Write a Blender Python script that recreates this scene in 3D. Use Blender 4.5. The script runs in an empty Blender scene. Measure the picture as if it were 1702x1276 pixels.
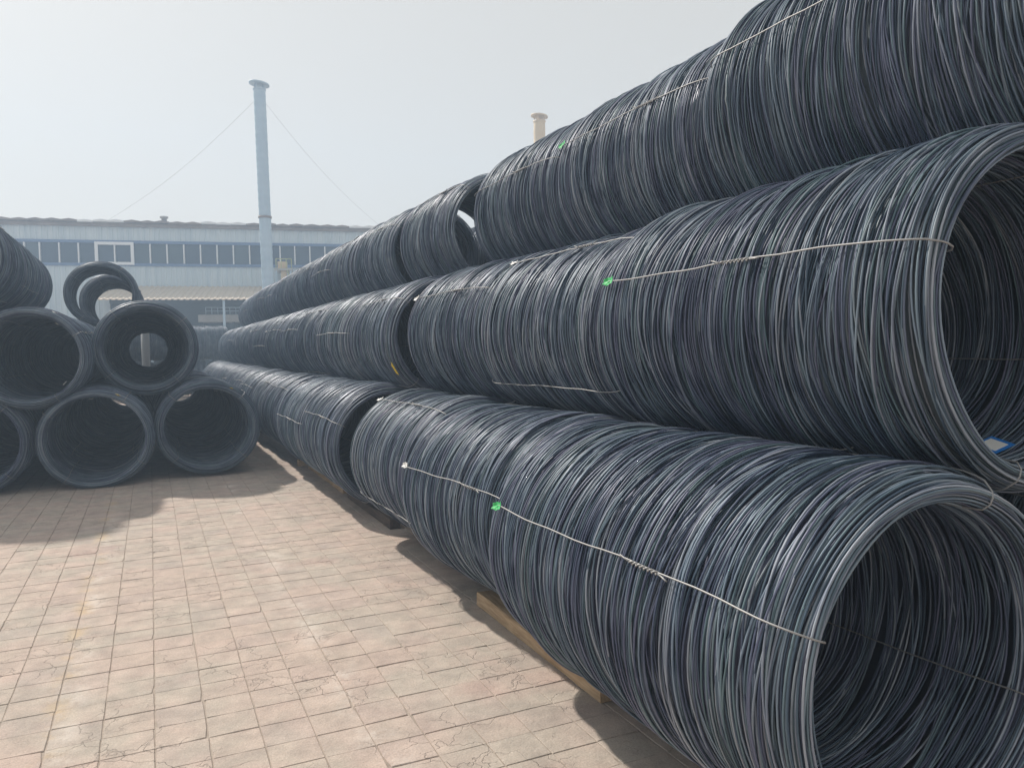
import bpy, math, random
import numpy as np
from mathutils import Matrix, Vector

# ------------------------------------------------------------------ camera
W, H, F = 1702.0, 1276.0, 1290.0          # photo size and focal length in photo pixels
EYE = np.array([0.0, 0.0, 1.70])
def cam_axes():
    vp, roll = (250.0, 584.0), 0.017       # vanishing point of the coil rows, tilt of the horizon
    dY = np.array([(vp[0]-W/2)/F, -(vp[1]-H/2)/F, -1.0]); dY /= np.linalg.norm(dY)
    d2 = np.array([(vp[0]+1000-W/2)/F, -(vp[1]-1000*roll-H/2)/F, -1.0])
    up = np.cross(d2, dY); up /= np.linalg.norm(up)
    if up[1] < 0: up = -up
    return np.stack([np.cross(dY, up), dY, up], 1)
CAM = cam_axes()
scene = bpy.context.scene
col = scene.collection
cd = bpy.data.cameras.new('camera'); cd.sensor_width = 36.0; cd.sensor_fit = 'HORIZONTAL'
cd.lens = F/W*36.0; cd.clip_start = 0.05; cd.clip_end = 3000.0
cam = bpy.data.objects.new('camera', cd); col.objects.link(cam)
cam.matrix_world = Matrix.Translation(EYE) @ Matrix(CAM.T.tolist()).to_4x4()
scene.camera = cam

# ------------------------------------------------------------------ sky, sun, exposure
SUN = Vector((-0.42, 1.0, 1.0)).normalized()          # direction towards the sun
SUN_EL = math.asin(SUN.z); SUN_AZ = math.atan2(SUN.x, SUN.y)
world = bpy.data.worlds.new('World'); scene.world = world; world.use_nodes = True
nt = world.node_tree; nt.nodes.clear()
n_sky = nt.nodes.new('ShaderNodeTexSky'); n_sky.sky_type = 'NISHITA'; n_sky.sun_disc = False
n_sky.sun_elevation = SUN_EL; n_sky.sun_rotation = SUN_AZ
n_sky.air_density = 1.0; n_sky.dust_density = 3.0; n_sky.ozone_density = 1.0
n_hsv = nt.nodes.new('ShaderNodeHueSaturation'); n_hsv.inputs['Saturation'].default_value = 0.55
n_mix = nt.nodes.new('ShaderNodeMix'); n_mix.data_type = 'RGBA'; n_mix.inputs['Factor'].default_value = 0.80
n_mix.inputs['B'].default_value = (6.50, 6.20, 5.65, 1)  # thick pale overcast veil over the blue
n_bg = nt.nodes.new('ShaderNodeBackground'); n_bg.inputs['Strength'].default_value = 0.10
n_out = nt.nodes.new('ShaderNodeOutputWorld')
nt.links.new(n_sky.outputs[0], n_hsv.inputs['Color']); nt.links.new(n_hsv.outputs[0], n_mix.inputs['A'])
nt.links.new(n_mix.outputs['Result'], n_bg.inputs['Color']); nt.links.new(n_bg.outputs[0], n_out.inputs[0])
sl = bpy.data.lights.new('sun', 'SUN'); sl.energy = 4.35; sl.angle = math.radians(1.8); sl.color = (1.0, 0.93, 0.84)
so = bpy.data.objects.new('sun', sl); col.objects.link(so)
so.rotation_euler = SUN.to_track_quat('Z', 'Y').to_euler(); so.location = (-10, 20, 20)
scene.view_settings.view_transform = 'Standard'; scene.view_settings.look = 'None'
scene.view_settings.exposure = 0.22; scene.view_settings.gamma = 1.0
scene.view_settings.use_curve_mapping = False
scene.cycles.volume_bounces = 1; scene.cycles.max_bounces = 6
scene.cycles.diffuse_bounces = 3; scene.cycles.glossy_bounces = 3
scene.cycles.volume_step_rate = 5.0

rng = np.random.default_rng(7); random.seed(7)

# ------------------------------------------------------------------ helpers
def ray(px):
    return CAM.T @ np.array([(px[0]-W/2)/F, -(px[1]-H/2)/F, -1.0])
def on_plane(px, p0, n):                   # where the sight line through a photo pixel meets a plane
    d = ray(px); p0 = np.array(p0, float); n = np.array(n, float)
    t = np.dot(p0-EYE, n)/np.dot(d, n); return EYE + t*d

def mesh_np(name, verts, quads, mat, smooth=True):
    me = bpy.data.meshes.new(name)
    verts = np.ascontiguousarray(verts, dtype=np.float32).reshape(-1, 3); quads = np.ascontiguousarray(quads, dtype=np.int32)
    k = quads.shape[1]; nf = len(quads)
    me.vertices.add(len(verts)); me.vertices.foreach_set('co', verts.ravel())
    me.loops.add(nf*k); me.loops.foreach_set('vertex_index', quads.ravel())
    me.polygons.add(nf)
    me.polygons.foreach_set('loop_start', np.arange(0, nf*k, k, dtype=np.int32))
    me.polygons.foreach_set('use_smooth', np.full(nf, smooth))
    me.update(calc_edges=True)
    me.materials.append(mat)
    return me

class MB:                                   # collects boxes, tubes and prisms into one mesh
    def __init__(s): s.v = []; s.f = []; s.sm = []
    def add(s, vs, fs, smooth=False):
        b = len(s.v); s.v += [tuple(map(float, p)) for p in vs]
        s.f += [tuple(i+b for i in q) for q in fs]; s.sm += [smooth]*len(fs)
    def box(s, x0, x1, y0, y1, z0, z1, bev=0.0):
        if bev <= 0:
            s.add([(x0,y0,z0),(x1,y0,z0),(x1,y1,z0),(x0,y1,z0),(x0,y0,z1),(x1,y0,z1),(x1,y1,z1),(x0,y1,z1)],
                  [(0,3,2,1),(4,5,6,7),(0,1,5,4),(1,2,6,5),(2,3,7,6),(3,0,4,7)])
        else:
            a = bev
            vs = []
            for z, i in ((z0, a), (z0+a, 0), (z1-a, 0), (z1, a)):
                vs += [(x0+i,y0+i,z),(x1-i,y0+i,z),(x1-i,y1-i,z),(x0+i,y1-i,z)]
            fs = [(3,2,1,0),(12,13,14,15)]
            for r in range(3):
                for k in range(4):
                    fs.append((r*4+k, r*4+(k+1)%4, r*4+4+(k+1)%4, r*4+4+k))
            s.add(vs, fs)
    def tube(s, pts, r, n=8, caps=True, closed=False):
        P = np.array(pts, float); m = len(P)
        if closed: T = np.roll(P, -1, 0)-np.roll(P, 1, 0)
        else: T = np.gradient(P, axis=0)
        T /= np.linalg.norm(T, axis=1)[:, None]+1e-12
        rr = np.full(m, r) if np.isscalar(r) else np.array(r, float)
        ref = np.array([0,0,1.0]) if abs(T[0][2]) < .9 else np.array([1.0,0,0])
        vs = []
        nrm = np.cross(T[0], ref); nrm /= np.linalg.norm(nrm)
        for i in range(m):
            nrm = nrm-np.dot(nrm, T[i])*T[i]; nrm /= np.linalg.norm(nrm)+1e-12
            b = np.cross(T[i], nrm)
            for k in range(n):
                a = 2*math.pi*k/n; vs.append(P[i]+rr[i]*(math.cos(a)*nrm+math.sin(a)*b))
        fs = []
        for i in range(m if closed else m-1):
            j = (i+1) % m
            for k in range(n): fs.append((i*n+k, j*n+k, j*n+(k+1) % n, i*n+(k+1) % n))
        s.add(vs, fs, True)
        if caps and not closed:
            b0 = len(s.v)-m*n
            s.f.append(tuple(b0+k for k in range(n))); s.sm.append(False)
            s.f.append(tuple(b0+(m-1)*n+n-1-k for k in range(n))); s.sm.append(False)
    def lathe(s, prof, n=32, cx=0, cy=0):
        vs = [(cx+r*math.cos(2*math.pi*k/n), cy+r*math.sin(2*math.pi*k/n), z) for r, z in prof for k in range(n)]
        fs = [(i*n+k, i*n+(k+1) % n, (i+1)*n+(k+1) % n, (i+1)*n+k) for i in range(len(prof)-1) for k in range(n)]
        s.add(vs, fs, True)
    def mesh(s, name, mat):
        me = bpy.data.meshes.new(name); me.from_pydata(s.v, [], s.f); me.materials.append(mat)
        me.polygons.foreach_set('use_smooth', np.array(s.sm, dtype=bool)); me.update(); return me
    def build(s, name, mat, parent=None):
        return link(name, s.mesh(name, mat), parent)

def link(name, data, parent=None, loc=None):
    o = bpy.data.objects.new(name, data); col.objects.link(o)
    if parent is not None: o.parent = parent
    if loc is not None: o.location = loc
    return o
def tag(o, label, cat, group=None):
    o['label'] = label; o['category'] = cat
    if group: o['group'] = group
    return o
def empty(name, loc, rz=0.0):
    o = link(name, None, None, loc); o.rotation_euler = (0, 0, rz); o.empty_display_size = .2; return o

# ------------------------------------------------------------------ materials
def mat(name, color=(.5,.5,.5), rough=.6, metal=0.0, spec=.5):
    m = bpy.data.materials.new(name); m.use_nodes = True
    b = m.node_tree.nodes['Principled BSDF']
    b.inputs['Base Color'].default_value = (*color, 1); b.inputs['Roughness'].default_value = rough
    b.inputs['Metallic'].default_value = metal; b.inputs['Specular IOR Level'].default_value = spec
    return m
def nd(m, t, **kw):
    n = m.node_tree.nodes.new(t)
    for k, v in kw.items():
        if k in n.inputs: n.inputs[k].default_value = v
        else: setattr(n, k, v)
    return n
def ramp(m, stops, interp='LINEAR'):
    r = m.node_tree.nodes.new('ShaderNodeValToRGB'); r.color_ramp.interpolation = interp
    e = r.color_ramp.elements
    while len(e) < len(stops): e.new(0.5)
    for i, (p, c) in enumerate(stops):
        e[i].position = p; e[i].color = (*c, 1) if len(c) == 3 else c
    return r
def mixc(m, fac, a, b, mode='MIX'):
    x = m.node_tree.nodes.new('ShaderNodeMix'); x.data_type = 'RGBA'; x.blend_type = mode
    L = m.node_tree.links
    for s, k in ((fac, 'Factor'), (a, 'A'), (b, 'B')):
        if hasattr(s, 'is_linked'): L.new(s, x.inputs[k])
        elif isinstance(s, tuple): x.inputs[k].default_value = (*s, 1)
        else: x.inputs[k].default_value = s
    return x.outputs['Result']
def math_(m, op, a, b=0.0, clamp=False):
    x = m.node_tree.nodes.new('ShaderNodeMath'); x.operation = op; x.use_clamp = clamp
    for i, s in enumerate((a, b)):
        if hasattr(s, 'is_linked'): m.node_tree.links.new(s, x.inputs[i])
        else: x.inputs[i].default_value = s
    return x.outputs[0]
def noisy(name, c1, c2, scale=3.0, rough=.7, metal=0.0, bump=0.0, detail=4.0, stretch=(1,1,1), spec=.4):
    m = mat(name, c1, rough, metal, spec); L = m.node_tree.links; b = m.node_tree.nodes['Principled BSDF']
    tc = nd(m, 'ShaderNodeTexCoord'); mp = nd(m, 'ShaderNodeMapping'); mp.inputs['Scale'].default_value = stretch
    L.new(tc.outputs['Object'], mp.inputs[0])
    n = nd(m, 'ShaderNodeTexNoise', Scale=scale, Detail=detail, Roughness=.6); L.new(mp.outputs[0], n.inputs[0])
    r = ramp(m, [(.3, c1), (.7, c2)]); L.new(n.outputs[0], r.inputs[0]); L.new(r.outputs[0], b.inputs['Base Color'])
    if bump:
        bp = nd(m, 'ShaderNodeBump', Strength=bump, Distance=.01); L.new(n.outputs[0], bp.inputs['Height']); L.new(bp.outputs[0], b.inputs['Normal'])
    return m

def wire_material():
    m = mat('mill_scale_wire', (.14,.15,.17), .55, .15, .45); L = m.node_tree.links; b = m.node_tree.nodes['Principled BSDF']
    g = nd(m, 'ShaderNodeNewGeometry')
    r = ramp(m, [(0, (.050,.085,.125)), (.18, (.135,.142,.215)), (.34, (.046,.082,.118)), (.50, (.235,.295,.360)),
                 (.62, (.092,.150,.168)), (.78, (.330,.362,.415)), (.89, (.078,.100,.160)), (1, (.150,.158,.235))])  # random scale tints per turn; pale stops brightened to paint in wire highlights
    L.new(g.outputs['Random Per Island'], r.inputs[0])
    tc = nd(m, 'ShaderNodeTexCoord')
    n = nd(m, 'ShaderNodeTexNoise', Scale=5.0, Detail=3.0); L.new(tc.outputs['Object'], n.inputs[0])
    rr = ramp(m, [(.35, (.7,.72,.76)), (.62, (1.15,1.1,1.05))]); L.new(n.outputs[0], rr.inputs[0])
    c = mixc(m, 1.0, r.outputs[0], rr.outputs[0], 'MULTIPLY')
    oi = nd(m, 'ShaderNodeObjectInfo'); cr = ramp(m, [(0, (.82,.86,.90)), (.5, (.96,1.0,1.04)), (1, (1.06,1.06,1.06))]); L.new(oi.outputs['Random'], cr.inputs[0])
    c = mixc(m, 1.0, c, cr.outputs[0], 'MULTIPLY')
    L.new(c, b.inputs['Base Color'])
    ro = ramp(m, [(0, (.42,)*3), (1, (.62,)*3)]); L.new(g.outputs['Random Per Island'], ro.inputs[0])
    L.new(ro.outputs[0], b.inputs['Roughness'])
    return m
M = {}
M['wire'] = wire_material()
M['tie'] = mat('tie_steel', (.29,.29,.29), .5, .4)
M['green'] = mat('green_tag', (.05,.48,.14), .6)
M['white'] = mat('white_tag', (.8,.8,.78), .5)
M['yellow'] = mat('yellow_tag', (.72,.52,.04), .5)
M['blue'] = mat('blue_tag', (.02,.20,.62), .4)
M['wood'] = noisy('timber', (.30,.20,.11), (.52,.38,.24), 9, .8, bump=.5, stretch=(6,.6,6))
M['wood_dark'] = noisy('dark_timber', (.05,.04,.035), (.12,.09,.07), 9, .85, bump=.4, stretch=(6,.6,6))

def paving_material(name, joints):
    m = mat(name, (.35,.3,.26), .92, 0, .25); L = m.node_tree.links; b = m.node_tree.nodes['Principled BSDF']
    g = nd(m, 'ShaderNodeNewGeometry'); P = g.outputs['Position']
    def noise(scale, detail=4.0, rough=.6, vec=None):
        n = nd(m, 'ShaderNodeTexNoise', Scale=scale, Detail=detail, Roughness=rough); L.new(vec or P, n.inputs[0]); return n.outputs[0]
    big = ramp(m, [(.30, (.455,.388,.338)), (.45, (.500,.410,.364)), (.56, (.460,.404,.356)), (.70, (.495,.388,.346))])
    L.new(noise(.9), big.inputs[0]); c = big.outputs[0]
    mid = ramp(m, [(.32, (.80,.80,.80)), (.68, (1.14,1.13,1.11))]); L.new(noise(6.0, 6.0, .68), mid.inputs[0])
    c = mixc(m, 1.0, c, mid.outputs[0], 'MULTIPLY')
    if not joints:
        oi = nd(m, 'ShaderNodeObjectInfo'); isl = g.outputs['Random Per Island']
        rnd = math_(m, 'FRACT', math_(m, 'ADD', oi.outputs['Random'], isl))
        tint = ramp(m, [(0, (.95,.955,.96)), (.3, (1.02,.99,.975)), (.6, (.99,1.0,.985)), (1, (1.04,1.02,1.0))]); L.new(rnd, tint.inputs[0])
        c = mixc(m, 1.0, c, tint.outputs[0], 'MULTIPLY')
    fine = ramp(m, [(.35, (.80,.80,.80)), (.65, (1.08,1.08,1.08))]); L.new(noise(120.0, 4.0, .75), fine.inputs[0])
    c = mixc(m, 1.0, c, fine.outputs[0], 'MULTIPLY')
    # pale scrapes, faded yellow marking line, dark smudges: things lying on the paving itself
    sx = nd(m, 'ShaderNodeSeparateXYZ'); L.new(P, sx.inputs[0]); X, Y = sx.outputs[0], sx.outputs[1]
    def band(x0, w):
        return math_(m, 'SUBTRACT', 1.0, math_(m, 'DIVIDE', math_(m, 'ABSOLUTE', math_(m, 'SUBTRACT', X, x0)), w), True)
    patch = ramp(m, [(.50, (0,)*3), (.60, (1,)*3)]); L.new(noise(2.3, 5.0, .7), patch.inputs[0])
    patch2 = ramp(m, [(.50, (0,)*3), (.62, (1,)*3)]); L.new(noise(3.1, 6.0, .75, None), patch2.inputs[0])
    yl = math_(m, 'MULTIPLY', band(-.46, .085), patch.outputs[0])
    c = mixc(m, math_(m, 'MULTIPLY', yl, .42), c, (.56,.40,.20))
    wl = math_(m, 'MULTIPLY', band(-.40, .10), patch2.outputs[0])
    c = mixc(m, math_(m, 'MULTIPLY', wl, .5), c, (.66,.60,.54))
    wl2 = math_(m, 'MULTIPLY', band(.83, .13), patch2.outputs[0])
    c = mixc(m, math_(m, 'MULTIPLY', wl2, .55), c, (.66,.60,.54))
    scr = ramp(m, [(.67, (0,)*3), (.72, (1,)*3)]); L.new(noise(3.7, 8.0, .75), scr.inputs[0])
    c = mixc(m, math_(m, 'MULTIPLY', scr.outputs[0], .32), c, (.60,.55,.50))
    mp = nd(m, 'ShaderNodeMapping'); mp.inputs['Location'].default_value = (31, 17, 3); L.new(P, mp.inputs[0])
    drk = ramp(m, [(.69, (0,)*3), (.76, (1,)*3)]); L.new(noise(5.5, 6.0, .7, mp.outputs[0]), drk.inputs[0])
    c = mixc(m, math_(m, 'MULTIPLY', drk.outputs[0], .45), c, (.14,.12,.11))
    cr = nd(m, 'ShaderNodeTexVoronoi', Scale=4.2); cr.feature = 'DISTANCE_TO_EDGE'
    wp = nd(m, 'ShaderNodeTexNoise', Scale=7.0, Detail=4.0); L.new(P, wp.inputs[0])
    av = nd(m, 'ShaderNodeVectorMath'); av.operation = 'MULTIPLY_ADD'; av.inputs[1].default_value = (.35,.35,0); L.new(wp.outputs['Color'], av.inputs[0]); L.new(P, av.inputs[2])
    L.new(av.outputs[0], cr.inputs['Vector'])
    crk = ramp(m, [(.0, (1,)*3), (.018, (0,)*3)]); L.new(cr.outputs['Distance'], crk.inputs[0])
    crm = ramp(m, [(.48, (0,)*3), (.56, (1,)*3)]); L.new(noise(1.7, 3.0, .5, mp.outputs[0]), crm.inputs[0])
    crf = math_(m, 'MULTIPLY', crk.outputs[0], crm.outputs[0])
    c = mixc(m, math_(m, 'MULTIPLY', crf, .34), c, (.20,.17,.15))
    if joints:
        br = nd(m, 'ShaderNodeTexBrick', Scale=1.0); br.offset = 0.0
        br.inputs['Mortar Size'].default_value = .006; br.inputs['Brick Width'].default_value = .2147; br.inputs['Row Height'].default_value = .2
        br.inputs['Color1'].default_value = (1,1,1,1); br.inputs['Color2'].default_value = (.93,.92,.91,1); br.inputs['Mortar'].default_value = (.55,.53,.5,1)
        L.new(P, br.inputs[0]); c = mixc(m, 1.0, c, br.outputs[0], 'MULTIPLY')
    L.new(c, b.inputs['Base Color'])
    h = math_(m, 'ADD', math_(m, 'MULTIPLY', noise(60.0, 5.0, .7), .6), math_(m, 'MULTIPLY', noise(14.0, 5.0, .7), 1.0))
    h = math_(m, 'SUBTRACT', h, math_(m, 'MULTIPLY', crf, .7))
    bp = nd(m, 'ShaderNodeBump', Strength=.8, Distance=.006); L.new(h, bp.inputs['Height']); L.new(bp.outputs[0], b.inputs['Normal'])
    return m
M['paver'] = paving_material('worn_paver', False)
M['ground'] = paving_material('yard_ground', True)
M['joint'] = noisy('joint_sand', (.25,.21,.175), (.42,.355,.30), 18, .95)

# ------------------------------------------------------------------ ground
gm = MB(); gm.add([(-1500,-1500,-.03),(1500,-1500,-.03),(1500,1500,-.03),(-1500,1500,-.03)], [(0,1,2,3)])
ground = gm.build('ground', M['ground']); ground['kind'] = 'structure'
PX0, PDX, PDY = -.0424, .2147, .200
bm_ = MB(); bm_.box(PX0-22*PDX-.05, PX0+30*PDX+.05, .2, 17.05, -.028, -.0048)
pavement = bm_.build('pavement', M['joint']); pavement['kind'] = 'structure'

def paver_shape(r, chip):
    a, bq = PDX/2-.0012, PDY/2-.0012
    pts = []
    for (x, y) in ((-a,-bq),(0,-bq),(a,-bq),(a,0),(a,bq),(0,bq),(-a,bq),(-a,0)):
        j = .0016
        pts.append([x+r.uniform(-j, j)*(x != 0 or 1)-(.0008 if x > 0 else -.0008 if x < 0 else 0), y+r.uniform(-j, j)])
    if chip is not None:
        k = chip*2; pts[k][0] *= r.uniform(.90,.96); pts[k][1] *= r.uniform(.90,.96)
    pts = np.array(pts); top = pts*.972
    v = [(p[0], p[1], -.022) for p in pts]+[(p[0], p[1], -.0035) for p in pts]+[(p[0], p[1], r.uniform(-.0012, .0012)*.5) for p in top]
    f = [(i, (i+1) % 8, 8+(i+1) % 8, 8+i) for i in range(8)]+[(8+i, 8+(i+1) % 8, 16+(i+1) % 8, 16+i) for i in range(8)]
    return v, f, tuple(range(16, 24))
r_ = np.random.default_rng(3)
shapes = [paver_shape(r_, None if i < 6 else i-6) for i in range(10)]
pmesh = []
for v, f, tp in shapes:
    me = bpy.data.meshes.new('paver'); me.from_pydata(v, [], f+[tp]); me.materials.append(M['paver']); pmesh.append(me)
cells = []
for ix in range(-22, 30):
    for iy in range(1, 84):
        x, y = PX0+(ix+.5)*PDX, .2+(iy+.5)*PDY
        v = CAM @ (np.array([x, y, 0])-EYE)
        vis = False; size = 0
        if v[2] < -.1:
            u, w_ = W/2+F*v[0]/-v[2], H/2-F*v[1]/-v[2]
            vis = -40 < u < W and w_ < H+40 and x < 2.05; size = PDX*PDY/(-v[2])**3
        cells.append((x, y, vis, size))
order = sorted([i for i, c in enumerate(cells) if c[2]], key=lambda i: -cells[i][3])[:300]
single = set(order)
sv, sf8, sf4 = [], [], []; nb = 0
for i, (x, y, vis, size) in enumerate(cells):
    k = int(r_.integers(0, 6)) if r_.random() < .8 else int(r_.integers(6, 10))
    flip = r_.random() < .5; dz = float(np.clip(r_.normal(0, .0008), -.0018, .0018)); tx, ty = r_.normal(0, .0022, 2); rz = r_.normal(0, .006)
    y += ((ix*7919) % 5-2)*.0 + r_.normal(0, .0012)
    if i in single:
        o = link('paver', pmesh[k], pavement, (x, y, dz))
        o.rotation_euler = (tx, ty, rz+(math.pi if flip else 0))
    else:
        v = np.array(shapes[k][0]);
        if flip: v[:, :2] *= -1
        v = v @ np.array(Matrix.Rotation(rz, 3, 'Z')).T
        v[:, 2] += v[:, 0]*-ty+v[:, 1]*tx+dz
        sv.append(v+[x, y, 0]); n0 = nb
        sf4 += [tuple(a+n0 for a in q) for q in shapes[k][1]]+[tuple(a+n0 for a in q) for q in ((16,17,18,19),(16,19,20,23),(20,21,22,23))]
        nb += len(v)
me = mesh_np('paver_field', np.concatenate(sv), np.array(sf4), M['paver'], False)
pf = link('paver_field', me, pavement); pf['kind'] = 'stuff'

# ------------------------------------------------------------------ wire rod coils
def ar_series(n, corr, amp, r):             # slowly wandering random series, one value per turn of wire
    x = r.normal(0, 1, n+60); k = np.exp(-np.arange(0, int(corr*4)+1)/corr); y = np.convolve(x, k)[30:30+n]
    return amp*y/(y.std()+1e-9)
RW = .0038
R_OUT, R_IN, END, TAPER = .615, .522, .20, .046
def r_out(y, L):
    e = np.minimum(y, L-y); t = np.clip((END-e)/END, 0, 1)
    return R_OUT-TAPER*(1-np.sqrt(np.clip(1-t*t, 0, 1)))
def winding(name, L, seed, seg, sides, dens, front_fine=True, rough=1.0):
    r = np.random.default_rng(seed)
    d = .0088
    n_out = int(dens*L/d); n_in = int(1.0*dens*L/d); n_mid = int(.55*dens*L/d); n_rim = int(12*dens)
    yo = np.linspace(.012, L-.012, n_out)+ar_series(n_out, 6, .006, r)
    lump = np.interp(yo, np.linspace(0, L, 9), r.normal(-.008, .010, 9))
    groove = ar_series(n_out, 4, .0075*rough, r)
    ro = r_out(np.clip(yo, 0, L), L)+np.minimum(lump, .004)+groove-np.where(r.random(n_out) < .50, np.abs(r.normal(0, .004, n_out)), r.uniform(.009, .030, n_out))
    yi = np.linspace(.02, L-.02, n_in)+ar_series(n_in, 6, .006, r); e_in = np.clip(1-np.minimum(yi, L-yi)/.10, 0, 1)
    ri = R_IN+.012*e_in+ar_series(n_in, 5, .005, r)+np.abs(r.normal(0, .005, n_in))
    rr = np.concatenate([np.linspace(R_IN+.008, R_OUT-TAPER-.004, n_rim)]*2)+r.normal(0, .006, 2*n_rim)
    yr = np.concatenate([r.normal(.012, .012, n_rim), L-r.normal(.012, .012, n_rim)])
    ym = np.linspace(.05, L-.05, n_mid)+r.normal(0, .006, n_mid); rm = r_out(np.clip(ym, 0, L), L)-r.uniform(.026, .042, n_mid)
    y0 = np.concatenate([yo, yi, yr, ym]); r0 = np.concatenate([ro, ri, rr, rm]); n = len(y0)
    th = np.linspace(0, 2*math.pi, seg, endpoint=False)[None, :]
    dy = np.zeros((n, seg)); dr = np.zeros((n, seg))
    damp = np.clip(np.minimum(y0, L-y0)/.12, .40, 1)[:, None]
    for k, (ay, by, arr, br) in {1: (.014, .0080, .008, .0034), 2: (.011, .0070, .006, .0030), 3: (.007, .0052, .004, .0022), 5: (.003, .0026, .002, .0012)}.items():
        for fn in (np.cos, np.sin):
            dy += (ar_series(n, 9, ay*rough, r)+r.normal(0, by*rough, n))[:, None]*fn(k*th)
            dr += (ar_series(n, 9, arr*rough, r)*.6+r.normal(0, br*rough, n))[:, None]*fn(k*th)
    dy *= damp; dr *= np.clip(damp, .35, 1)
    # a few stray turns that cross the others or stand proud
    for i in r.integers(0, n_out, max(4, n_out//16)):
        ph = r.uniform(0, 2*math.pi); wd = r.uniform(.35, 1.1)
        bumpf = np.exp(-(((th[0]-ph+math.pi) % (2*math.pi)-math.pi)/wd)**2)
        dy[i] += r.choice([-1, 1])*r.uniform(.015, .05)*bumpf; r0[i] += .006; dr[i] += r.uniform(.002, .012)*bumpf
    y = np.clip(y0[:, None]+dy, -.028, L+.028); rad = r0[:, None]+dr
    lim = r_out(np.clip(y, 0, L), L)+.010
    rad = np.minimum(rad, lim+.004*np.tanh((rad-lim)/.02)); rad = np.maximum(rad, R_IN-.012)
    P = np.stack([rad*np.cos(th), y, rad*np.sin(th)], -1)
    T = np.roll(P, -1, 1)-np.roll(P, 1, 1); T /= np.linalg.norm(T, axis=-1, keepdims=True)
    N = np.broadcast_to(np.stack([np.cos(th), 0*th, np.sin(th)], -1), P.shape)
    N = N-(N*T).sum(-1, keepdims=True)*T; N /= np.linalg.norm(N, axis=-1, keepdims=True)
    B = np.cross(T, N)
    a = 2*math.pi*np.arange(sides)/sides
    V = P[:, :, None]+RW*(np.cos(a)[:, None]*N[:, :, None]+np.sin(a)[:, None]*B[:, :, None])
    idx = np.arange(n*seg*sides).reshape(n, seg, sides)
    s1 = np.roll(idx, -1, 1)
    Q = np.stack([idx, np.roll(idx, -1, 2), np.roll(s1, -1, 2), s1], -1).reshape(-1, 4)
    # packed inner turns as one closed body behind the visible ones
    prof = [(R_IN+.032, .05), (R_IN+.032, L-.05), (R_OUT-TAPER-.020, L-.06)]+[(r_out(yy, L)-.056, yy) for yy in (L-.1, L-.2, L-.3, .3, .2, .1)]+[(R_OUT-TAPER-.020, .06)]
    cs = 32; ct = np.linspace(0, 2*math.pi, cs, endpoint=False)
    cv = np.array([[(q*math.cos(t), yy, q*math.sin(t)) for t in ct] for q, yy in prof]); mI = np.arange(len(prof)*cs).reshape(len(prof), cs)+n*seg*sides
    mJ = np.roll(mI, -1, 0); Qc = np.stack([mI, np.roll(mI, -1, 1), np.roll(mJ, -1, 1), mJ], -1).reshape(-1, 4)
    return mesh_np(name, np.concatenate([V.reshape(-1, 3), cv.reshape(-1, 3)]), np.concatenate([Q, Qc]), M['wire'])

def tie_mesh(L, n=6, tw=.45, knot=True, rt=.0033):
    """one binding wire lying along +X side of the coil, and its twisted knot"""
    o = .0165
    pts = [(r_out(y, L)+o, y) for y in np.linspace(.30, L-.30, 14)]
    pts += [(r_out(y, L)+o, y) for y in (L-.2, L-.14, L-.09, L-.05, L-.02)]+[(R_OUT-TAPER+.006, L+.012), (R_OUT-TAPER-.012, L+.018), (R_IN+.012, L+.016), (R_IN-.008, L-.002)]
    pts += [(R_IN-.013, y) for y in np.linspace(L-.08, .08, 10)]+[(R_IN-.008, .002), (R_IN+.012, -.016), (R_OUT-TAPER-.012, -.018), (R_OUT-TAPER+.006, -.012)]
    pts += [(r_out(y, L)+o, y) for y in (.02, .05, .09, .14, .2)]
    m = MB(); m.tube([(x+.0015*math.sin(y*23+L*9), y, .006*math.sin(y*4.3+L)+.003*math.sin(y*13)) for x, y in pts], rt, n, closed=True)
    a = m.mesh('tie_wire', M['tie'])
    k = MB(); y0 = L*tw; yy = np.linspace(0, .16, 40)
    for ph in (0, math.pi):
        k.tube([(R_OUT+o+.004+.006*math.cos(2*math.pi*y/.045+ph), y0+y, .006*math.sin(2*math.pi*y/.045+ph)) for y in yy], rt*.95, 5)
    k.tube([(R_OUT+o+.004, y0+.005, 0), (R_OUT+o+.012, y0-.03, .004), (R_OUT+o+.022, y0-.07, .010)], rt*.95, 5)
    k.tube([(R_OUT+o+.004, y0+.155, 0), (R_OUT+o+.010, y0+.19, -.006), (R_OUT+o+.014, y0+.215, -.012)], rt*.95, 5)
    return a, k.mesh('twist_knot', M['tie'])

WIND, TIES = {}, {}
def get_w(key):
    return WIND[key]
WIND['B1'] = (winding('winding', 1.96, 11, 72, 5, 1.5), 1.96)
WIND['M1'] = (winding('winding', 1.85, 12, 72, 5, 1.5), 1.85)
WIND['a'] = (winding('winding', 1.72, 21, 60, 4, 1.45), 1.72)
WIND['b'] = (winding('winding', 1.66, 22, 60, 4, 1.45), 1.66)
WIND['c'] = (winding('winding', 1.60, 23, 56, 4, 1.4), 1.60)
WIND['f'] = (winding('winding', 1.70, 31, 44, 3, 1.1), 1.70)
for k, (w, L) in WIND.items():
    TIES[k] = tie_mesh(L, 6 if k in ('B1', 'M1') else 5, .30 if k != 'M1' else .40)

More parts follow.
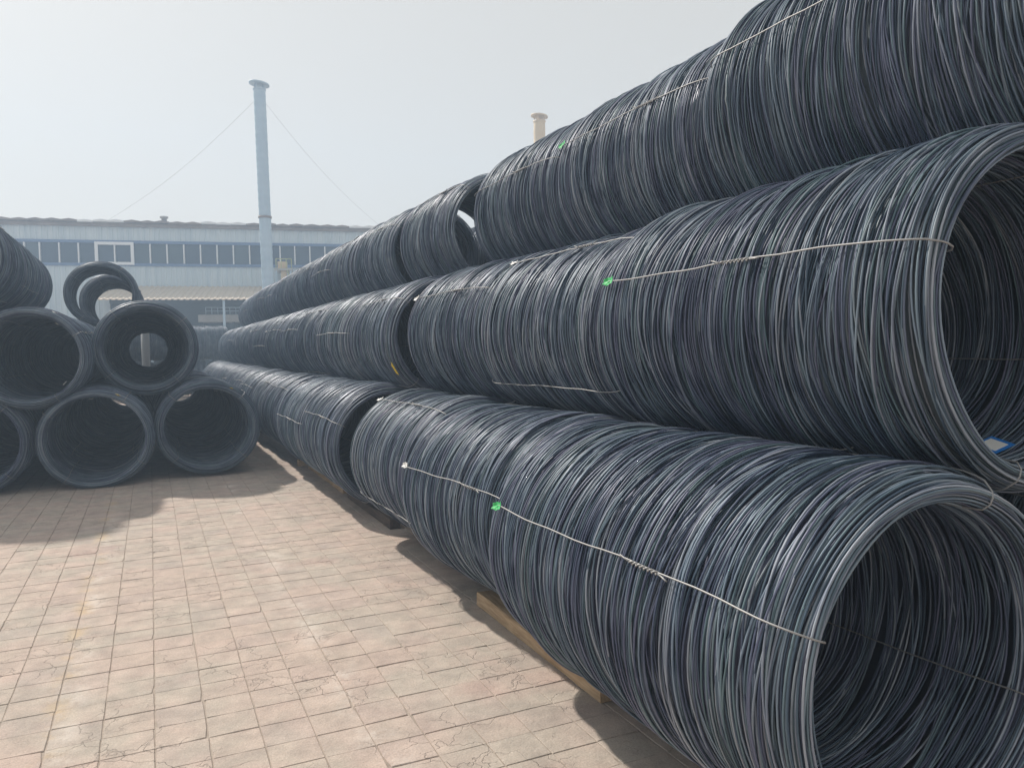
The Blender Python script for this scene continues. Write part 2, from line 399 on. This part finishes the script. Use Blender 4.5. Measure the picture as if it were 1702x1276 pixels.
def tag_mesh(kind, w, h, bend=.4, folded=False, seed=1):
    """a small crumpled strip of card or film, two-sided and 1 mm thick"""
    r = np.random.default_rng(seed); m = MB(); n, k = 7, 4; top = []
    for i in range(n):
        u = i/(n-1)-.5
        for j in range(k):
            v = j/(k-1)-.5
            top.append((bend*w*u*u*2+(.5*h*v*v if folded else 0)+r.normal(0, .0012), u*w*(1+.10*r.normal()*(j in (0, k-1))), v*h*(1+.25*math.sin(i*1.7+seed))))
    vs = top+[(x-.001, y, z) for x, y, z in top]; q = n*k
    fs = [(i*k+j, (i+1)*k+j, (i+1)*k+j+1, i*k+j+1) for i in range(n-1) for j in range(k-1)]
    fs += [tuple(q+a for a in reversed(f)) for f in fs]
    ring = [i*k for i in range(n)]+[(n-1)*k+j for j in range(1, k)]+[i*k+k-1 for i in range(n-2, -1, -1)]+[j for j in range(k-2, 0, -1)]
    fs += [(ring[i], q+ring[i], q+ring[(i+1) % len(ring)], ring[(i+1) % len(ring)]) for i in range(len(ring))]
    m.add(vs, fs); return m.mesh('tag', M[kind])
TAG = {k: tag_mesh(k, .075, .036, .25, True, 3+len(k)) for k in ('green', 'white', 'yellow')}
TAGL = {'yellow': tag_mesh('yellow', .055, .12, .3), 'white': tag_mesh('white', .028, .055, .3)}

def coil(key, x, z, y, label, group, R=.62, theta=157.0, roll=0.0, flip=False, ties=4, tags=(), squash=(1,1), rz=0.0, base_rot=None, mirror=1):
    wmesh, L = WIND[key]
    root = empty('wire_rod_coil', (x, y, z)); s = R/.62
    root.scale = (s*squash[0], 1, s*squash[1])
    root.rotation_euler = (0, 0, rz) if base_rot is None else base_rot
    tag(root, label, 'steel coil', group)
    w = link('winding', wmesh, root)
    w.rotation_euler = (0, -roll, 0)
    if squash == (1, 1): q = .004+.012*abs(math.sin(roll*7+x*5+y)); root.scale = (s*(1+q), 1, s*(1-q))
    if flip:
        w.rotation_euler = (0, -roll, math.pi); w.location = (0, L, 0)
    for k in range(ties):
        a = math.radians(theta+90*k)
        tm, km = TIES[key]
        t = link('tie_wire', tm, root); t.rotation_euler = (0, -a, 0)
        if k == 0 or key in ('B1', 'M1'):
            kn = link('twist_knot', km, t)
    for (kind, big, ang, yy, rad, spin) in tags:
        g = link('tag', (TAGL if big else TAG)[kind], root); a = math.radians(ang)
        rad = rad or float(r_out(yy, L))+.017; g.location = (rad*math.cos(a), yy, rad*math.sin(a)); g.rotation_euler = Matrix.Rotation(-a, 3, 'Y').to_euler()
        g.rotation_euler = (Matrix.Rotation(-a, 3, 'Y') @ Matrix.Rotation(spin, 3, 'X')).to_euler()
    return root

ordn = ['first', 'second', 'third', 'fourth', 'fifth', 'sixth', 'seventh', 'eighth', 'ninth', 'tenth', 'eleventh', 'twelfth']
ROWS = {'bottom': (2.10, .70, .62), 'middle': (2.70, 1.79, .625), 'top': (3.34, 2.88, .635)}
GR = 'wire rod coils of the long stack beside the aisle'
def rj(a): return float(rng.normal(0, a))
# the group before the gap: three coils end to end in each tier
coil('B1', 2.105, .70, 1.525, 'dark wire rod coil with green tag on the bottom tier, over the timber beam', GR, theta=158, rz=.02,
     tags=[('green', False, 158, 1.86, None, .2)])
coil('a', 2.245, .70, 3.50, 'wire rod coil with square white tag on the bottom tier, behind the green tagged one', GR, theta=161, roll=.7, R=.606, rz=.068,
     tags=[('white', False, 161, 1.62, None, .1)])
coil('b', 2.19, .735, 5.18, 'bottom tier wire rod coil ending at the gap, small white tag near its top', GR, theta=121, roll=2.1, R=.592, rz=.022,
     tags=[('white', False, 121, 1.60, None, .5)])
coil('M1', 2.70, 1.79, 1.57, 'middle tier wire rod coil with green tag and blue label inside its mouth', GR, theta=160, R=.640,
     tags=[('green', False, 160, 1.75, None, .1)])
coil('b', 2.76, 1.78, 3.50, 'middle tier wire rod coil touching the back of the green tagged one', GR, theta=124, roll=.4, R=.608, rz=.022,
     tags=[('white', False, 124, 1.55, None, .1)])
coil('c', 2.74, 1.785, 5.14, 'middle tier wire rod coil ending at the gap, binding wire with white tag', GR, theta=146, roll=3.3, R=.622, rz=.03,
     tags=[('white', False, 146, 1.52, None, .4)])
coil('M1', 3.29, 2.90, 1.44, 'top tier wire rod coil with a green ribbon low on its side', GR, theta=158, roll=2.4, R=.664, flip=True,
     tags=[('green', False, 222, 1.55, .672, 1.4)])
coil('a', 3.355, 2.87, 3.35, 'wire rod coil on the top tier with a green tag on its binding wire', GR, theta=156, roll=4.4, R=.632, rz=.018,
     tags=[('green', False, 156, 1.62, None, .3)])
coil('c', 3.34, 2.87, 5.07, 'wire rod coil on the top tier ending at the gap, below the cream chimney', GR, theta=160, roll=1.2, R=.635)
# beyond the gap
start = {'bottom': 7.52, 'middle': 7.28, 'top': 7.40}
for tier, (x, z, R) in ROWS.items():
    y = start[tier]
    for i in range(12):
        key = (('c', 'b', 'a', 'c') if tier == 'top' else ('a', 'b', 'c', 'a'))[i % 4] if i < 5 else 'f'
        L = WIND[key][1]; Rj = R+rj(.006)
        tg = []
        th = 150+rj(14)
        if tier == 'middle' and i == 0: tg = [('yellow', True, 208, .02, .63, .2)]; th = 140
        if tier == 'middle' and i in (4, 6): tg = [('white', False, th, 1.6, .64, .2)]
        coil(key, x+rj(.022)+(.07 if tier == 'bottom' else -.02 if tier == 'middle' else 0), z+(Rj-R)*.6+(.015 if tier == 'bottom' else 0), y,
             f'wire rod coil on the long stack, {tier} tier, {ordn[i]} beyond the gap'+(', yellow tag' if tg and tg[0][0] == 'yellow' else ''),
             GR, R=Rj, theta=th, roll=rng.uniform(0, 6.28), ties=4 if i < 5 else 2, tags=tg, flip=bool(i % 2), rz=rj(.014)+.006)
        y += L+abs(rj(.02))+.01+(.38 if tier == 'top' and i == 0 else 0)
# the rows behind, which carry the upper tiers and show through the gap and the open ends
for (x, z, R, ys) in ((3.50, .70, .62, (1.6, 3.4, 5.2, 7.1, 8.9)), (4.76, .70, .62, (1.6, 3.4, 5.2, 7.1)), (4.02, 1.79, .62, (1.7, 3.5, 5.2, 7.1, 8.9)), (5.24, 1.79, .62, (1.7, 3.5, 5.2, 7.1)),
                      (4.62, 2.87, .62, (5.0, 6.75, 8.5, 10.3))):
    for y in ys:
        coil('f', x, z, y, 'wire rod coil in the back rows of the long stack', 'coils in the back rows of the long stack', R=R, theta=140+rj(20), roll=rng.uniform(0, 6.28), ties=2)

# blue label with a pale printed panel, lying inside the mouth of the middle coil
lm = MB(); lm.box(-.001, .001, -.045, .045, -.055, .055)
root = [o for o in col.objects if o.get('label', '').startswith('middle tier wire rod coil with green tag and blue')][0]
a = math.radians(-77)
lt = lm.build('label_tag', M['blue'], root); lt.location = (.490*math.cos(a), .27, .490*math.sin(a))
lt.rotation_euler = (Matrix.Rotation(-a, 3, 'Y') @ Matrix.Rotation(.25, 3, 'Z')).to_euler()
lp = MB(); lp.box(-.0026, -.0012, -.032, .034, -.042, .034); lpo = lp.build('printed_panel', M['white'], lt)

# the shorter stack whose open ends face the aisle
GL = 'wire rod coils of the open ended stack'
LS = [('bottom', 0, .68, .665, .655, 11.15, 'rightmost row, yellow tag on its rim'), ('bottom', 1, -.66, .615, .665, 10.93, 'yellow tag above its mouth'),
      ('bottom', 2, -2.04, .63, .66, 10.95, 'third row from the aisle'), ('bottom', 3, -3.38, .63, .65, 10.9, 'outermost row'),
      ('middle', 0, -.05, 1.752, .66, 11.75, 'daylight showing through its bore'), ('middle', 1, -1.33, 1.65, .64, 10.9, 'white tag inside its mouth'),
      ('middle', 2, -2.68, 1.70, .64, 10.7, 'outermost row'),
      ('top', 0, -.81, 2.82, .63, 16.8, 'building showing through its bore'), ('top', 1, -2.24, 2.93, .65, 11.5, 'set back on the outer row')]
COLN = ('beside the aisle', 'second row in', 'third row in', 'outermost row')
for tier, c_, x, z, R, y0, desc in LS:
    y = y0; n = 9 if c_ < 2 else 6
    if tier == 'top': n = 3
    for i in range(n):
        key = ('b', 'c', 'a')[(i+c_) % 3] if i < 2 else 'f'
        L = WIND[key][1]; tg = []
        if i == 0:
            if (tier, c_) == ('bottom', 0): tg = [('yellow', False, 62, .02, .575, .5), ('white', True, 75, .5, .47, 1.2)]
            if (tier, c_) == ('bottom', 1): tg = [('yellow', False, 65, .02, .575, .5), ('white', True, 95, .25, .48, .9)]
            if (tier, c_) == ('middle', 1): tg = [('white', True, -42, .08, .47, .6), ('white', False, 55, .25, .49, .3), ('white', False, 62, .04, .60, .8)]
        if i == 0: lab = f'front coil, {tier} tier of the open ended stack, {desc}'
        else: lab = f'{ordn[i]} coil back in the {tier} row of the open ended stack, {COLN[c_]}'
        dx = rj(.012)+(.0 if i == 0 else rj(.02))
        if (tier, c_) == ('top', 0): dx += .06*i
        coil(key, x+dx, z, y, lab, GL, R=R+(rj(.005) if i else 0), theta=45+rj(12), roll=rng.uniform(0, 6.28), ties=4 if i < 2 else 2, tags=tg,
             squash=(1.02, .965) if tier == 'bottom' else (1.015+rj(.01), .985), flip=bool(i % 2))
        y += L+.015+abs(rj(.02))+(.9 if (tier, c_, i) == ('top', 0, 0) else 0)

# the cross stack at the end of the aisle, coils lying across it
for tier, z, xs in (('lower', .66, (-5.2, -3.4, -1.6, .2, 2.0)), ('upper', 1.98, (-4.4, -2.6, -.75, 1.0))):
    for i, x in enumerate(xs):
        coil('f', x, z, 32.0+rj(.05), f'wire rod coil lying crosswise in the {tier} tier at the end of the aisle', 'coils lying across the end of the aisle',
             R=.66, theta=100, roll=rng.uniform(0, 6.28), ties=2, base_rot=(0, 0, -math.pi/2))

# ------------------------------------------------------------------ timbers under the coils
def timber(name_mat, x0, x1, y0, y1, z1, label, rz=0.0, group=None):
    m = MB(); n = 9
    vs = []; w = x1-x0; L = y1-y0
    for i in range(n):
        t = i/(n-1); j = rng.normal(0, .0022, 8)
        for (a, b, q) in ((0, 0, 0), (w, 0, 1), (w, z1-.006, 2), (w-.006, z1, 3), (.008, z1, 4), (0, z1-.008, 5)):
            vs.append((a+j[q]-w/2, t*L-L/2, b+(j[q+1]*.7 if q > 1 else 0)))
    fs = [(i*6+k, i*6+(k+1) % 6, i*6+6+(k+1) % 6, i*6+6+k) for i in range(n-1) for k in range(6)]
    fs += [tuple(range(5, -1, -1)), tuple((n-1)*6+k for k in range(6))]
    m.add(vs, fs)
    o = m.build('timber_beam', M[name_mat]); o.location = ((x0+x1)/2, (y0+y1)/2, .003); o.rotation_euler = (0, 0, rz)
    return tag(o, label, 'timber', group or 'timbers bedding the bottom tier')
timber('wood', 1.875, 1.985, 3.09, 4.66, .085, 'long pale timber beam wedged under the green tagged bottom coil', -.010)
timber('wood', 1.98, 2.07, 9.0, 11.2, .09, 'weathered timber beam under the second bottom coil beyond the gap')
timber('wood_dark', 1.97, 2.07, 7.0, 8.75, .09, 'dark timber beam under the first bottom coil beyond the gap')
timber('wood', 1.88, 2.05, 11.42, 11.52, .09, 'short pale timber block sticking out from under the bottom tier', .1)
for (y0, y1) in ((1.45, 3.0),):
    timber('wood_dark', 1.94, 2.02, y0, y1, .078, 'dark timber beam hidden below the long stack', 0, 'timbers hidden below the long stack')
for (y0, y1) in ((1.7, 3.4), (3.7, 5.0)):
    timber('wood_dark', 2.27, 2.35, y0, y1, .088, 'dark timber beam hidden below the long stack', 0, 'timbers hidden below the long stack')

# ------------------------------------------------------------------ the workshop building behind
M['clad'] = noisy('pale_blue_cladding', (.48,.57,.63), (.63,.70,.73), 1.2, .55, stretch=(3,1,.15))
M['frame_blue'] = mat('blue_window_frame', (.10,.17,.32), .5)
M['frame_white'] = mat('white_window_frame', (.78,.80,.82), .45)
M['pane'] = mat('window_pane', (.040,.065,.105), .2, 0, .35)
M['pane2'] = mat('window_pane_dusty', (.055,.085,.115), .35, 0, .35)
M['canopy'] = noisy('rusty_tan_sheet', (.54,.46,.36), (.66,.57,.46), 1.3, .75, stretch=(.3,2,1))
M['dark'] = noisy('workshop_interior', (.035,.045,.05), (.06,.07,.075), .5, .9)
M['steel'] = noisy('painted_steel', (.38,.50,.60), (.46,.57,.66), 2.0, .5)
M['grey'] = noisy('grey_concrete', (.38,.38,.36), (.48,.47,.45), 2.5, .85)
M['roof'] = noisy('roof_sheet', (.20,.17,.16), (.32,.27,.25), 2.0, .7)
M['lightsheet'] = mat('translucent_roof_sheet', (.78,.79,.80), .5)
M['cream'] = noisy('cream_painted_steel', (.62,.47,.28), (.70,.56,.36), 1.5, .55)
M['postgrey'] = mat('grey_post', (.16,.17,.18), .6)
M['rail'] = mat('yellow_green_rail', (.42,.45,.18), .6)

BAZ = math.radians(10.0)                       # the wall runs 10 degrees off square to the rows
BP = on_plane((300, 470), (0, 50.0, 0), (0, 1, 0)); BP[2] = 0
UX = np.array([math.cos(BAZ), -math.sin(BAZ), 0]); UN = np.array([math.sin(BAZ), math.cos(BAZ), 0])
def wall_uv(px, depth=0.0):
    p = on_plane(px, BP+UN*depth, UN); return float(np.dot(p-BP, UX)), float(p[2])
building = empty('workshop_building', tuple(BP), -BAZ)
tag(building, 'long pale blue metal clad workshop with a ribbon of windows and tan canopy', 'building')
zr = wall_uv((300, 371))[1]; zwt = wall_uv((300, 403.5))[1]; zwb = wall_uv((300, 441.5))[1]; zc = wall_uv((300, 475.5))[1]
U0, U1 = wall_uv((-160, 400))[0], 34.0
def clad(name, u0, u1, z0, z1, y=0.0, pitch=.28, parent=building):
    m = MB(); n = int((u1-u0)/pitch); pr = []
    for i in range(n):
        u = u0+i*pitch; pr += [(u, 0), (u+pitch*.62, 0), (u+pitch*.70, -.035), (u+pitch*.92, -.035)]
    pr.append((u1, 0))
    vs = [(u, y+d, z) for u, d in pr for z in (z0, z1)]
    vs += [(u, y+.12, z) for u, d in pr for z in (z0, z1)]
    k = len(pr)*2
    fs = [(2*i, 2*i+2, 2*i+3, 2*i+1) for i in range(len(pr)-1)]
    fs += [(k+2*i, k+2*i+1, k+2*i+3, k+2*i+2) for i in range(len(pr)-1)]
    fs += [(2*i+1, 2*i+3, k+2*i+3, k+2*i+1) for i in range(len(pr)-1)]+[(2*i, k+2*i, k+2*i+2, 2*i+2) for i in range(len(pr)-1)]
    m.add(vs, fs); return m.build(name, M['clad'], parent)
clad('wall', U0, U1, zwt, zr-.05)
uc0 = wall_uv((181, 480))[0]
clad('wall', U0, U1, zc-.3, zwb)
clad('wall', U0, uc0, 0, zc-.31)
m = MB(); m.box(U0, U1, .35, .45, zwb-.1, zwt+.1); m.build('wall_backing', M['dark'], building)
m = MB(); m.box(U0, U1, -.10, .18, zwb-.06, zwb+.10); m.build('window_sill', M['frame_blue'], building)
m = MB(); m.box(U0, U1, -.10, .18, zwt-.10, zwt+.06); m.build('window_head', M['frame_blue'], building)
mull = [-40, -12, 14, 41, 66.5, 99, 131, 161, 191, 221, 250, 278, 306, 333.5, 361, 388, 415, 441, 465.5, 490, 515, 540, 564, 588, 612, 640, 668, 696, 724]
us = [wall_uv((p, 422))[0] for p in mull]
for i, u in enumerate(us):
    m = MB(); m.box(u-.034, u+.034, -.085, .16, zwb+.10, zwt-.10); m.build('mullion', M['frame_white'], building)
    if i < len(us)-1:
        m = MB(); m.box(u+.05, us[i+1]-.05, .03, .06, zwb+.105, zwt-.105); m.build('pane', M['pane' if rng.random() < .6 else 'pane2'], building)
ow0, ow1 = us[mull.index(161)], us[mull.index(221)]
m = MB()
for a, b, c, d in ((ow0-.08, ow1+.08, zwt-.20, zwt-.03), (ow0-.08, ow1+.08, zwb+.0, zwb+.16), (ow0-.08, ow0+.09, zwb+.16, zwt-.20), (ow1-.09, ow1+.08, zwb+.16, zwt-.20)):
    m.box(a, b, -.16, -.105, c, d)
m.build('white_sash', M['frame_white'], building)
# roof with its sheet edge: dark sheets with pale translucent ones between
u = U0; k = 0
while u < U1:
    w_ = rng.uniform(.75, .95); pale = k % 9 in (1, 2) or rng.random() < .08
    m = MB(); h0 = zr-.03+rng.uniform(-.03, .03)
    m.add([(u, -.38, h0-.06), (u+w_, -.38, h0-.06), (u+w_, 9, h0+.85), (u, 9, h0+.85), (u, -.38, h0+.03), (u+w_*.5, -.38, h0+.10), (u+w_, -.38, h0+.03), (u+w_, 9, h0+.95), (u, 9, h0+.95)],
          [(0, 3, 2, 1), (0, 1, 6, 5, 4), (4, 5, 6, 7, 8), (0, 4, 8, 3), (1, 2, 7, 6), (2, 3, 8, 7)])
    m.build('roof_sheet', M['lightsheet' if pale else 'roof'], building); u += w_+.012; k += 1
m = MB(); m.box(U0, U1, -.20, -.06, zr-.30, zr-.10); m.build('fascia', M['roof'], building)
uv_, _ = wall_uv((268, 365)); m = MB(); m.lathe([(.0, zr-.2), (.15, zr-.2), (.15, zr+.42), (.24, zr+.42), (.24, zr+.52), (.0, zr+.56)], 16, uv_, 1.0); m.build('roof_vent', M['grey'], building)
# canopy
D_C = 5.0
ze = wall_uv((300, 497), -D_C)[1]
m = MB(); pitch = .30; n = int((U1-uc0)/pitch); pr = []
for i in range(n):
    u = uc0+i*pitch; pr += [(u, 0), (u+pitch*.5, 0), (u+pitch*.6, .035), (u+pitch*.9, .035)]
top = [(u, -.02, zc-.02+d) for u, d in pr]; bot = [(u, -D_C, ze+d) for u, d in pr]
kk = len(pr); vs = top+bot+[(x, y, z-.06) for x, y, z in top]+[(x, y, z-.06) for x, y, z in bot]
fs = [(i, kk+i, kk+i+1, i+1) for i in range(kk-1)]+[(2*kk+i, 2*kk+i+1, 3*kk+i+1, 3*kk+i) for i in range(kk-1)]+[(kk+i, 3*kk+i, 3*kk+i+1, kk+i+1) for i in range(kk-1)]
m.add(vs, fs); m.build('canopy', M['canopy'], building)
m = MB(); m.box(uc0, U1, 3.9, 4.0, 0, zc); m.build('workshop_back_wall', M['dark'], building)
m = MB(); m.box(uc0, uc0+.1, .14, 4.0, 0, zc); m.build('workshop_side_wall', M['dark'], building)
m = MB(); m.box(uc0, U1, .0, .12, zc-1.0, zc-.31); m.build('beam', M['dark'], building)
for px in (250, 372.5, 470, 560):
    uu = wall_uv((px, 520), -4.8)[0]; m = MB(); m.box(uu-.06, uu+.06, -4.86, -4.74, 0, ze-.07); m.build('canopy_post', M['steel'], building)

# things in the workshop mouth: raised platform with rail
dpt = -3.0
pa, pz1 = wall_uv((329, 523), dpt); pb, pz0 = wall_uv((399, 535), dpt)
pc = BP+UN*dpt+UX*pa
plat = empty('loading_platform', (pc[0], pc[1], 0), -BAZ); tag(plat, 'grey raised loading platform with railing under the tan canopy', 'platform')
wd = pb-pa+1.5
m = MB(); m.box(0, wd, 0, 1.6, pz0, pz1, .02); m.build('deck', M['grey'], plat)
for q in (.15, wd/2, wd-.15):
    m = MB(); m.box(q-.08, q+.08, .1, .26, 0, pz0); m.box(q-.08, q+.08, 1.3, 1.46, 0, pz0); m.build('leg', M['dark'], plat)
rz_ = wall_uv((360, 511), dpt)[1]
m = MB(); m.tube([(.4, .1, rz_), (wd, .1, rz_)], .03, 6); m.tube([(.4, .1, (rz_+pz1)/2), (wd, .1, (rz_+pz1)/2)], .02, 6)
for q in np.arange(.4, wd, .32): m.tube([(q, .1, pz1-.01), (q, .1, rz_)], .018, 5)
m.build('railing', M['steel'], plat)

# equipment platform hung on the wall beside the tall chimney
ea, ez1 = wall_uv((456, 446), -2.2); eb, _ = wall_uv((486, 446), -2.2)
pc = BP+UN*-2.2+UX*ea
eq = empty('service_platform', (pc[0], pc[1], 0), -BAZ); tag(eq, 'small steel service platform with cream cabinet beside the tall chimney', 'platform')
wd = eb-ea
m = MB(); m.box(0, wd, 0, 2.0, ez1-.10, ez1); m.build('deck', M['grey'], eq)
m = MB(); m.box(.35, wd-.35, .25, 1.6, ez1-1.1, ez1-.11); m.build('tank', M['cream'], eq)
m = MB(); m.box(.18, .72, .2, .75, ez1+.01, ez1+.42, .03); m.build('cabinet', M['cream'], eq)
m = MB(); rt_ = wall_uv((470, 430), -2.2)[1]
m.tube([(.1, .05, rt_), (wd-.05, .05, rt_)], .025, 6)
for q in np.linspace(.1, wd-.05, 4): m.tube([(q, .05, ez1), (q, .05, rt_)], .025, 6)
m.tube([(wd-.05, .05, ez1-.8), (wd-.35, .05, ez1)], .03, 6); m.build('railing', M['rail'], eq)
for q in (.1, wd-.1):
    for y in (.1, 1.9):
        m = MB(); m.box(q-.05, q+.05, y-.05, y+.05, 0, ez1-.1); m.build('leg', M['steel'], eq)

# chimneys
def chimney(name, px_base, px_top, dist, rad, mat_, label, ring_step, cap_r, guy=False, cap_gap=.28):
    d = ray(px_base); t = dist/d[1]; b = EYE+t*d
    top = on_plane(px_top, b, (0, 1, 0)); h = top[2]
    root = empty(name, (b[0], b[1], 0)); tag(root, label, 'chimney')
    lean = top[0]-b[0]
    def at(z): return lean*(z-b[2])/(h-b[2])
    m = MB(); zs = np.arange(0, h-cap_gap, .05 if False else ring_step); prof = []
    n = 24; vs = []; fs = []
    for z in zs:
        for dz, rr in ((0, rad), (ring_step*.46, rad), (ring_step*.54, rad*1.025), (ring_step*.92, rad*1.025)):
            if z+dz < h-cap_gap: prof.append((rr, z+dz))
    for rr, z in prof:
        for k in range(n): vs.append((at(z)+rr*math.cos(2*math.pi*k/n), rr*math.sin(2*math.pi*k/n), z))
    fs = [(i*n+k, i*n+(k+1) % n, (i+1)*n+(k+1) % n, (i+1)*n+k) for i in range(len(prof)-1) for k in range(n)]
    m.add(vs, fs, True); m.build('shaft', mat_, root)
    m = MB(); z = h-cap_gap
    m.lathe([(rad*1.02, z-.12), (rad*1.1, z-.10), (rad*1.1, z-.03), (rad*.9, z-.02)], 24, at(z), 0); m.build('rim', mat_, root)
    for zz in ((h-1.7)*.5+1.7,) :
        m = MB(); m.lathe([(rad*1.0, zz-.09), (rad*1.14, zz-.09), (rad*1.14, zz+.03), (rad*1.0, zz+.03)], 24, at(zz), 0); m.build('flange', M['roof'], root)
    m = MB(); tilt = -.12
    vs = [];
    for rr, dz in ((0, .16), (cap_r, .02), (cap_r, -.05), (0, -.01)):
        for k in range(24):
            x = rr*math.cos(2*math.pi*k/24); vs.append((at(h)+x, rr*math.sin(2*math.pi*k/24), h-.12+dz+x*tilt))
    m.add(vs, [(i*24+k, (i+1)*24+k, (i+1)*24+(k+1) % 24, i*24+(k+1) % 24) for i in range(3) for k in range(24)], True); m.build('rain_cap', mat_, root)
    for k in range(4):
        m = MB(); q = math.pi/4+k*math.pi/2; m.tube([(at(z)+rad*.9*math.cos(q), rad*.9*math.sin(q), z-.1), (at(h)+rad*.9*math.cos(q), rad*.9*math.sin(q), h-.10)], .03, 5); m.build('cap_bracket', mat_, root)
    return root, b, at, h
ch, cb, at, hch = chimney('tall_chimney', (446.5, 500), (430.5, 136), 44.5, .315, M['steel'], 'tall slim pale blue steel chimney with tilted cap and guy wires', .42, .54, cap_gap=.36)
for px in ((172, 371), (640, 383)):
    p = on_plane(px, BP+UN*.3, UN)
    m = MB(); z = hch-.75; a0 = np.array([at(z), 0, z]); e = p-np.array([cb[0], cb[1], 0])
    m.tube([a0+(e-a0)*t+np.array([0, 0, -.5*math.sin(math.pi*t)]) for t in np.linspace(0, 1, 14)], .006, 5); m.build('guy_wire', M['roof'], ch)
chimney('cream_chimney', (897, 420), (896.5, 190), 44.0, .36, M['cream'], 'cream painted chimney rising behind the top tier of coils', .9, .53, cap_gap=.40)

# concrete post standing at the end of the aisle
pp = on_plane((243, 606), (0, 29.0, 0), (0, 1, 0))
post = empty('yard_post', (pp[0], pp[1], 0)); tag(post, 'grey steel yard post on a white base seen through a coil bore', 'post')
m = MB(); m.tube([(0, 0, 0), (0, 0, 2.45)], .13, 12); m.build('pole', M['postgrey'], post)
m = MB(); m.box(-.28, .28, -.28, .28, 0, 1.05, .02); m.build('base_block', M['frame_white'], post)

# ------------------------------------------------------------------ haze
hz = MB(); hz.box(-70, 80, -30, 75, -1.2, 20.5)
vm = bpy.data.materials.new('thin_haze'); vm.use_nodes = True; vm.node_tree.nodes.clear()
pv = vm.node_tree.nodes.new('ShaderNodeVolumePrincipled'); vo = vm.node_tree.nodes.new('ShaderNodeOutputMaterial')
pv.inputs['Color'].default_value = (.58, .77, 1.0, 1); pv.inputs['Density'].default_value = .0060; pv.inputs['Anisotropy'].default_value = .25
vm.node_tree.links.new(pv.outputs[0], vo.inputs['Volume'])
hz_o = hz.build('haze', vm); hz_o['kind'] = 'stuff'
